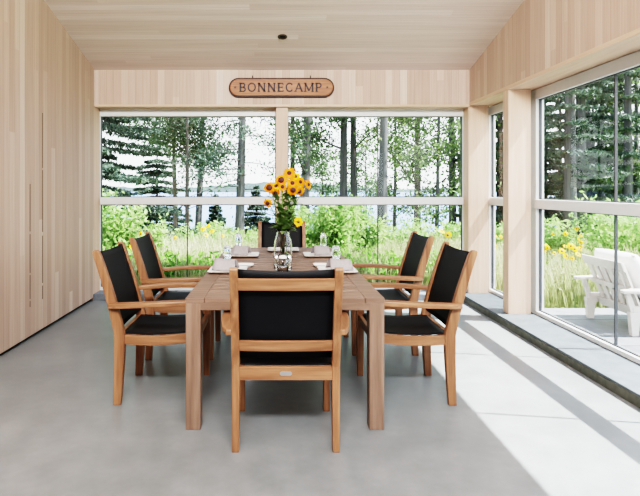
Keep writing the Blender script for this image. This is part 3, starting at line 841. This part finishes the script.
broadleaf('low leafy sapling at the lake edge left of the straight grey tree', 322, 23, 4.2, .05, 'leafA', 2604, .10, .2, 1.0, 1.5, (0, 0), 24, 'bark', 16)
broadleaf('low leafy sapling at the lake edge between centre post and mullion trees', 366, 24, 4.6, .05, 'leafA', 2604, .10, .15, 1.0, 1.6, (0, 0), 25, 'bark', 16)
# --- through the right windows
conifer('dense spruce seen through the narrow right window', 500, 17, 10, .12, 26, 2.0, seed=30, dens=1.1, droop=-.15, needle=.075)
def side(label, px, Y, h, r, seed, n=24, reach=1.9, dens=.55, u0=.14, sparse=.4):
    return conifer(label, px, Y, h, r, n, reach, u0=u0, seed=seed, dens=dens, droop=-.12, needle=.075, sparse=sparse)
side('thick dark spruce trunk left of middle in the wide right window', 570, 15, 12, .17, 31)
side('second thick dark spruce trunk in the wide right window, close to the first', 580.5, 16, 12, .17, 32)
side('slim spruce just right of the two thick trunks in the wide right window', 588, 18, 12, .11, 33)
side('thin spruce left of the mullion in the wide right window', 602, 18, 12, .09, 34)
side('dark spruce right of the mullion in the wide right window', 628, 16, 12, .13, 35)
broadleaf('leafy green tree right of the mullion in the wide right window', 636, 17, 6.5, .08, 'leafB', 3000, .09, .1, 1.0, 1.6, (0, 0), 36, 'bark', 20)
for i, (px, Y) in enumerate(((545, 21), (560, 23), (593, 22), (612, 21), (620, 24), (636, 22))):
    conifer('background spruce in the dark woods behind the patio', px, Y, 8 + (i * 1.7) % 3, .12, 22, 1.8, u0=.04, seed=40 + i, dens=.6, droop=-.15, needle=.10, group='background spruces beyond the patio')

# --- shrubs
def shrub(label, px, Y, w, h, n, leafm, leaf, seed, X=None, stems=9):
    x = X_at(px, Y) if X is None else X
    t = thing('leafy_shrub', label, 'shrub', (x, Y, gz(x, Y)), 0)
    rr = random.Random(seed); mb = MB(); P = []
    for k in range(stems):
        an = rr.uniform(0, 2 * PI); rd = w * .5 * math.sqrt(rr.random()); hh = h * rr.uniform(.65, 1.05)
        b = bezier(Vector((rd * .3 * math.cos(an), rd * .3 * math.sin(an), -.1)), Vector((rd * .6 * math.cos(an), rd * .6 * math.sin(an), hh * .6)), Vector((rd * math.cos(an), rd * math.sin(an), hh)), 6)
        mb.tube(b, [.010 * (1 - .12 * j) for j in range(7)], 5)
        m = n // stems
        tt = rs.uniform(.18, 1.0, m); B = np.array([list(v) for v in b]); idx = np.minimum(5, (tt * 6).astype(int)); f = (tt * 6 - idx)[:, None]
        P.append(B[idx] * (1 - f) + B[idx + 1] * f + rs.normal(size=(m, 3)) * np.array([w * .10, w * .10, .05]))
    mb.build('stems', M['stem'], t, True)
    quads_mesh('foliage', leaf_quads(np.concatenate(P), leaf, .7, .42), M[leafm], t)
    return t
shrub('bright green leafy shrub at the left edge outside the back left window', 112, 8.6, 1.0, 1.35, 2600, 'shrub', .052, 1)
shrub('bright green shrub in front of the young spruce, back left window', 136, 9.0, .9, .95, 1700, 'shrub', .05, 2)
shrub('low green shrub below the forked tree, back left window', 205, 11, 1.1, .85, 1700, 'shrub', .05, 3)
shrub('low green shrub below the pine, left of the vase', 250, 11, 1.2, .78, 1500, 'shrub', .05, 4)
shrub('tall bright green shrub just right of the vase, back right window', 308, 8.3, .8, 1.2, 2300, 'shrub', .05, 5)
shrub('tall bright green shrub left of the mullion in the back right window', 335, 8.6, .9, 1.3, 2500, 'shrub', .05, 6)
shrub('tall bright green shrub against the mullion in the back right window', 361, 9.0, .8, 1.2, 2200, 'shrub', .05, 7)
shrub('low green shrub behind the far right armchair, back right window', 405, 11, 1.2, .9, 1800, 'shrub', .05, 8)
shrub('low green shrub next to the corner post, back right window', 446, 10, 1.0, .9, 1700, 'shrub', .05, 9)
shrub('green shrub seen through the narrow right window', 500, 9.5, 1.0, .8, 1600, 'shrub', .05, 10)
shrub('leafy green shrub beyond the patio armchair, right of the mullion', 628, 8.0, 1.4, 1.25, 3000, 'shrub', .05, 11)
shrub('leafy green shrub at the right picture edge beyond the patio', 645, 7.2, 1.2, 1.15, 2600, 'shrub', .05, 12)
shrub('green shrub left of the patio armchair in the meadow', 551, 9.5, .9, .95, 1700, 'shrub', .05, 13)
for i, px in enumerate((108, 130, 152, 172, 205, 228, 330, 352, 372, 394, 418, 440, 456)):
    x = X_at(px, 7.15)
    t = thing('low_leafy_plant', 'low dark green leafy plant at the foot of the back windows', 'plant', (x, 7.15 + .2 * (i % 3), -.1), 0, 'low plants along the back windows')
    P = rs.normal(size=(420, 3)) * np.array([.17, .14, .10]) + np.array([0, 0, .30])
    quads_mesh('foliage', leaf_quads(P, .055, .9, .45), M['fern'], t)
    mb = MB()
    for k in range(6):
        an = k * 1.05; mb.tube([(0, 0, -.02), (.06 * math.cos(an), .06 * math.sin(an), .15), (.16 * math.cos(an), .14 * math.sin(an), .34)], .005, 4)
    mb.build('stems', M['stem'], t)

# --- meadow grass (stuff)
def grass(name, regions, label, hmin, hmax, seed):
    g = np.random.RandomState(seed); Vs = []
    for (x0, x1, y0, y1, n) in regions:
        x = g.uniform(x0, x1, n); y = y0 + (y1 - y0) * g.uniform(0, 1, n) ** 1.3
        ok = ~((x < 7.35) & (y < 6.1))
        x, y = x[ok], y[ok]; n = len(x)
        z = np.array([gz(a, b) for a, b in zip(x, y)])
        h = g.uniform(hmin, hmax, n) * (0.8 + .25 * np.sin(x * 1.7) * np.sin(y * 1.3)); an = g.uniform(0, 2 * PI, n); be = g.uniform(.05, .45, n) * h
        w = g.uniform(.004, .011, n) * (1 + .04 * np.maximum(0, y - 8))
        B = np.stack([x, y, z - .02], 1); d = np.stack([np.cos(an), np.sin(an), np.zeros(n)], 1); s = np.stack([-np.sin(an), np.cos(an), np.zeros(n)], 1)
        mid = B + d * (be * .35)[:, None] + np.stack([np.zeros(n), np.zeros(n), h * .62], 1)
        tip = B + d * be[:, None] + np.stack([np.zeros(n), np.zeros(n), h], 1)
        sw = s * w[:, None]
        Vs.append(np.stack([B - sw, B + sw, mid + sw * .8, mid - sw * .8], 1))
        Vs.append(np.stack([mid - sw * .8, mid + sw * .8, tip + sw * .15, tip - sw * .15], 1))
        # seed heads / leaflets
        k = g.rand(n) < .5
        c = (mid * .4 + tip * .6)[k] + g.normal(size=(k.sum(), 3)) * .03
        Vs.append(leaf_quads(c, .022, .4, .5))
    o = quads_mesh(name, np.concatenate(Vs), M['grass'])
    tag(o, label, 'grass', None, 'stuff')
grass('meadow_grass', [(-5.5, 3.2, 6.9, 10.5, 15000), (-9, 9, 10, 17, 12000), (3.2, 9.5, 6.15, 11, 13000), (7.4, 10, 2, 6.3, 2500)], 'tall yellow-green meadow grass growing outside the windows', .40, .80, 5)

# --- wildflowers
wf = random.Random(21)
def wildflower(px, py, Y, r, i, label, group):
    x = X_at(px, Y); zh = Z_at(py, Y); g0 = gz(x, Y)
    t = thing('wildflower', label, 'flower', (x, Y, g0), 0, group)
    top_ = Vector((0, 0, zh - g0))
    mb = MB(); mb.tube([Vector((wf.uniform(-.08, .08), wf.uniform(-.05, .05), -.02)), Vector((0, 0, (zh - g0) * .6)), top_], .005, 5); mb.build('stem', M['stem'], t)
    blossom(t, top_, Vector((wf.uniform(-.5, .5), -1, wf.uniform(.3, 1.1))), r, M['yellow'], M['disk'], r * .3, 9)
    mb = MB()
    for k in range(3):
        an = wf.uniform(0, 6.28); leaf_faces(mb, Vector((0, 0, (zh - g0) * (.35 + .15 * k))), Vector((math.cos(an), math.sin(an), .5)), Vector((0, 0, 1)), .13, .035)
    mb.build('leaf', M['stem'], t)
for i, (px, py, Y) in enumerate(((117, 231, 8.8), (123, 235, 9.2), (141, 234, 9.0), (203, 229, 10), (208, 226, 10.5), (212, 231, 10), (206, 235, 9.5), (222, 236, 10), (132, 246, 8.5), (160, 243, 9.5), (175, 238, 10.5))):
    wildflower(px, py, Y, .055, i, 'yellow wildflower in the meadow outside the back left window', 'wildflowers outside the back left window')
for i, (px, py, Y, r) in enumerate(((448, 235, 8.2, .06), (442, 231, 8.6, .055))):
    wildflower(px, py, Y, r, i, 'larger yellow wildflower right above the near right armchair' if i == 0 else 'smaller yellow wildflower above the near right armchair, left of the larger', None)
for i in range(34):
    Y = wf.uniform(6.7, 9.8); px = wf.uniform(545, 583) if i % 5 else wf.uniform(494, 502)
    py = wf.uniform(233, 262) if i > 6 else wf.uniform(228, 246)
    wildflower(px, py, Y, .036, i, 'small yellow wildflower in the meadow outside the right windows', 'wildflowers outside the right windows')
for i, (px, py) in enumerate(((575, 249), (578, 254), (562, 251), (571, 246), (566, 256))):
    wildflower(px, py, 6.6, .045, i, 'yellow wildflower close beside the back of the white patio armchair', 'wildflowers by the patio armchair')

# --- patio armchair (faces +X, away from the house)
pc = thing('patio_armchair', 'white slatted wooden armchair on the stone patio outside the right window', 'chair', (3.32, 5.145, -.03))
for s_ in (-1, 1):
    y = s_ * .335
    mb = MB(); mb.prism([(-.03, 0), (.03, 0), (.05, .22), (-.05, .22)], 'Y', y - .025, y + .025); mb.build('rear_leg', M['whitewood'], pc, bevel=.004)
    mb = MB(); mb.prism([(.70, 0), (.79, 0), (.79, .42), (.70, .42)], 'Y', y - .03, y + .03); mb.build('front_leg', M['whitewood'], pc, bevel=.004)
    MB().box(-.02, .74, y - .02, y + .02, .17, .27).build('side_rail', M['whitewood'], pc, bevel=.004)
    mb = MB(); rings = []
    for k in range(9):
        u = k / 8; xx = lerp(-.14, .86, u); w = .045 + .02 * u; w = w * (.6 if k in (0, 8) else 1); zz = .43 + .03 * u
        rings.append([(xx, y + s_ * .04 - w, zz - .028), (xx, y + s_ * .04 + w, zz - .028), (xx, y + s_ * .04 + w, zz), (xx, y + s_ * .04 - w, zz)])
    mb.loft(rings); mb.build('armrest', M['whitewood'], pc, bevel=.005)
    mb = MB(); mb.prism([(-.03, .20), (.03, .20), (-.05, .42), (-.09, .42)], 'Y', y - .015, y + .015); mb.build('arm_support', M['whitewood'], pc, bevel=.003)
def bx_(z): return .10 - .40 * (z - .2)
def sl(y0, y1, z0, z1, off=0, th=.02, tilt=0):
    mb = MB(); xa, xb = bx_(z0) + off, bx_(z1) + off
    mb.hexa([(xa, y0, z0), (xa + th, y0, z0), (xa + th, y1, z0), (xa, y1, z0), (xb, y0, z1), (xb + th, y0, z1), (xb + th, y1, z1), (xb, y1, z1)])
    return mb
for k in range(6):
    yc = lerp(-.265, .265, k / 5); sl(yc - .032, yc + .032, .20, .66).build('back_slat', M['whitewood'], pc, bevel=.003)
sl(-.315, .315, .585, .675, -.022).build('top_rail', M['whitewood'], pc, bevel=.004)
sl(-.315, .315, .385, .435, -.022).build('middle_rail', M['whitewood'], pc, bevel=.004)
sl(-.315, .315, .15, .24, -.03, .03).build('rear_rail', M['whitewood'], pc, bevel=.004)
mb = MB()
for k in range(7): mb.box(.10 + k * .09, .175 + k * .09, -.31, .31, .25, .27)
mb.build('seat_slats', M['whitewood'], pc, bevel=.003)
def pillow(name, label, fn, nseg=10):
    mb = MB(); rings = []
    o = bpy.data.objects.new(name, None)
    return mb
def cushion(name, label, origin, ax_u, ax_v, ax_n, w, h, th):
    mb = MB()
    def half(sgn):
        def fn(u, v):
            a, b = u * 2 - 1, v * 2 - 1
            puff = (max(0, 1 - abs(a) ** 5) * max(0, 1 - abs(b) ** 5)) ** .45
            rr_ = 1 - .04 * (a * a * b * b)
            return origin + ax_u * (a * w / 2 * rr_) + ax_v * (b * h / 2 * rr_) + ax_n * (sgn * th / 2 * puff)
        mb.grid(fn, 14, 14)
    half(1); half(-1)
    bmesh.ops.remove_doubles(mb.bm, verts=mb.bm.verts, dist=1e-4)
    o = mb.build(name, M['cushion'], None, True)
    return tag(o, label, 'cushion', 'cushions of the patio armchair')
O = Vector((3.32, 5.145, -.03))
bd_ = Vector((-.40, 0, 1)).normalized(); bn = Vector((1, 0, .40)).normalized()
cushion('back_cushion', 'white back cushion leaning on the slats of the patio armchair', O + Vector((bx_(.535) + .15, 0, .535)), Vector((0, 1, 0)), bd_, bn, .62, .46, .17)
cushion('seat_cushion', 'white seat cushion lying on the seat of the patio armchair', O + Vector((.49, 0, .335)), Vector((0, 1, 0)), Vector((1, 0, 0)), Vector((0, 0, 1)), .60, .56, .13)

# ------------------------------------------------------------------ light
w = bpy.data.worlds.new('sky'); scene.world = w; w.use_nodes = True
nt = w.node_tree; bg = nt.nodes['Background']
tc = N(nt, 'ShaderNodeTexCoord'); sp = N(nt, 'ShaderNodeSeparateXYZ'); lk(nt, tc.outputs['Generated'], sp.inputs[0])
lk(nt, ramp(nt, sp.outputs[2], [(0.0, (0.95, 0.97, 1.0)), (0.25, (0.88, 0.94, 1.0)), (0.8, (0.62, 0.78, 1.0))]), bg.inputs[0])
bg.inputs[1].default_value = 3.2
sl_ = bpy.data.lights.new('sun', 'SUN'); sl_.energy = 22; sl_.angle = R(0.6); sl_.color = (1.0, 0.975, 0.94)
so = bpy.data.objects.new('sun', sl_); C.objects.link(so); so.location = (8, 3, 12)
so.rotation_euler = Vector((-.67, .10, -1)).to_track_quat('-Z', 'Y').to_euler()
def area(name, loc, tgt, sx_, sy_, e, col=(1, 1, 1)):
    l = bpy.data.lights.new(name, 'AREA'); l.shape = 'RECTANGLE'; l.size = sx_; l.size_y = sy_; l.energy = e; l.color = col
    o = bpy.data.objects.new(name, l); C.objects.link(o); o.location = loc
    o.rotation_euler = (Vector(tgt) - Vector(loc)).to_track_quat('-Z', 'Y').to_euler()
area('room_fill', (-0.2, -1.6, 4.25), (0.1, 4.0, 0.9), 2.8, 1.2, 45, (0.95, 0.98, 1.0))  # added fill behind the camera to brighten the room, not a real fixture

area('ceiling_fill', (0.1, -1.2, 3.75), (0.1, 4.2, 4.3), 2.4, .6, 480, (1.0, 0.98, 0.98))  # added fill aimed along the ceiling to lift it, no such fixture

# ------------------------------------------------------------------ camera
cam = bpy.data.cameras.new('camera'); co = bpy.data.objects.new('camera', cam); C.objects.link(co)
co.location = (0, 0, EYE); co.rotation_euler = (PI / 2, 0, 0)
cam.sensor_fit = 'HORIZONTAL'; cam.sensor_width = 36; cam.lens = F / 640 * 36
cam.shift_x = (320 - PX) / 640; cam.shift_y = -(248 - PY) / 640
cam.clip_end = 2000
scene.camera = co
scene.view_settings.view_transform = 'Filmic'
scene.view_settings.look = 'Very High Contrast'
scene.view_settings.exposure = 0.10
scene.cycles.caustics_reflective = False
scene.cycles.caustics_refractive = False
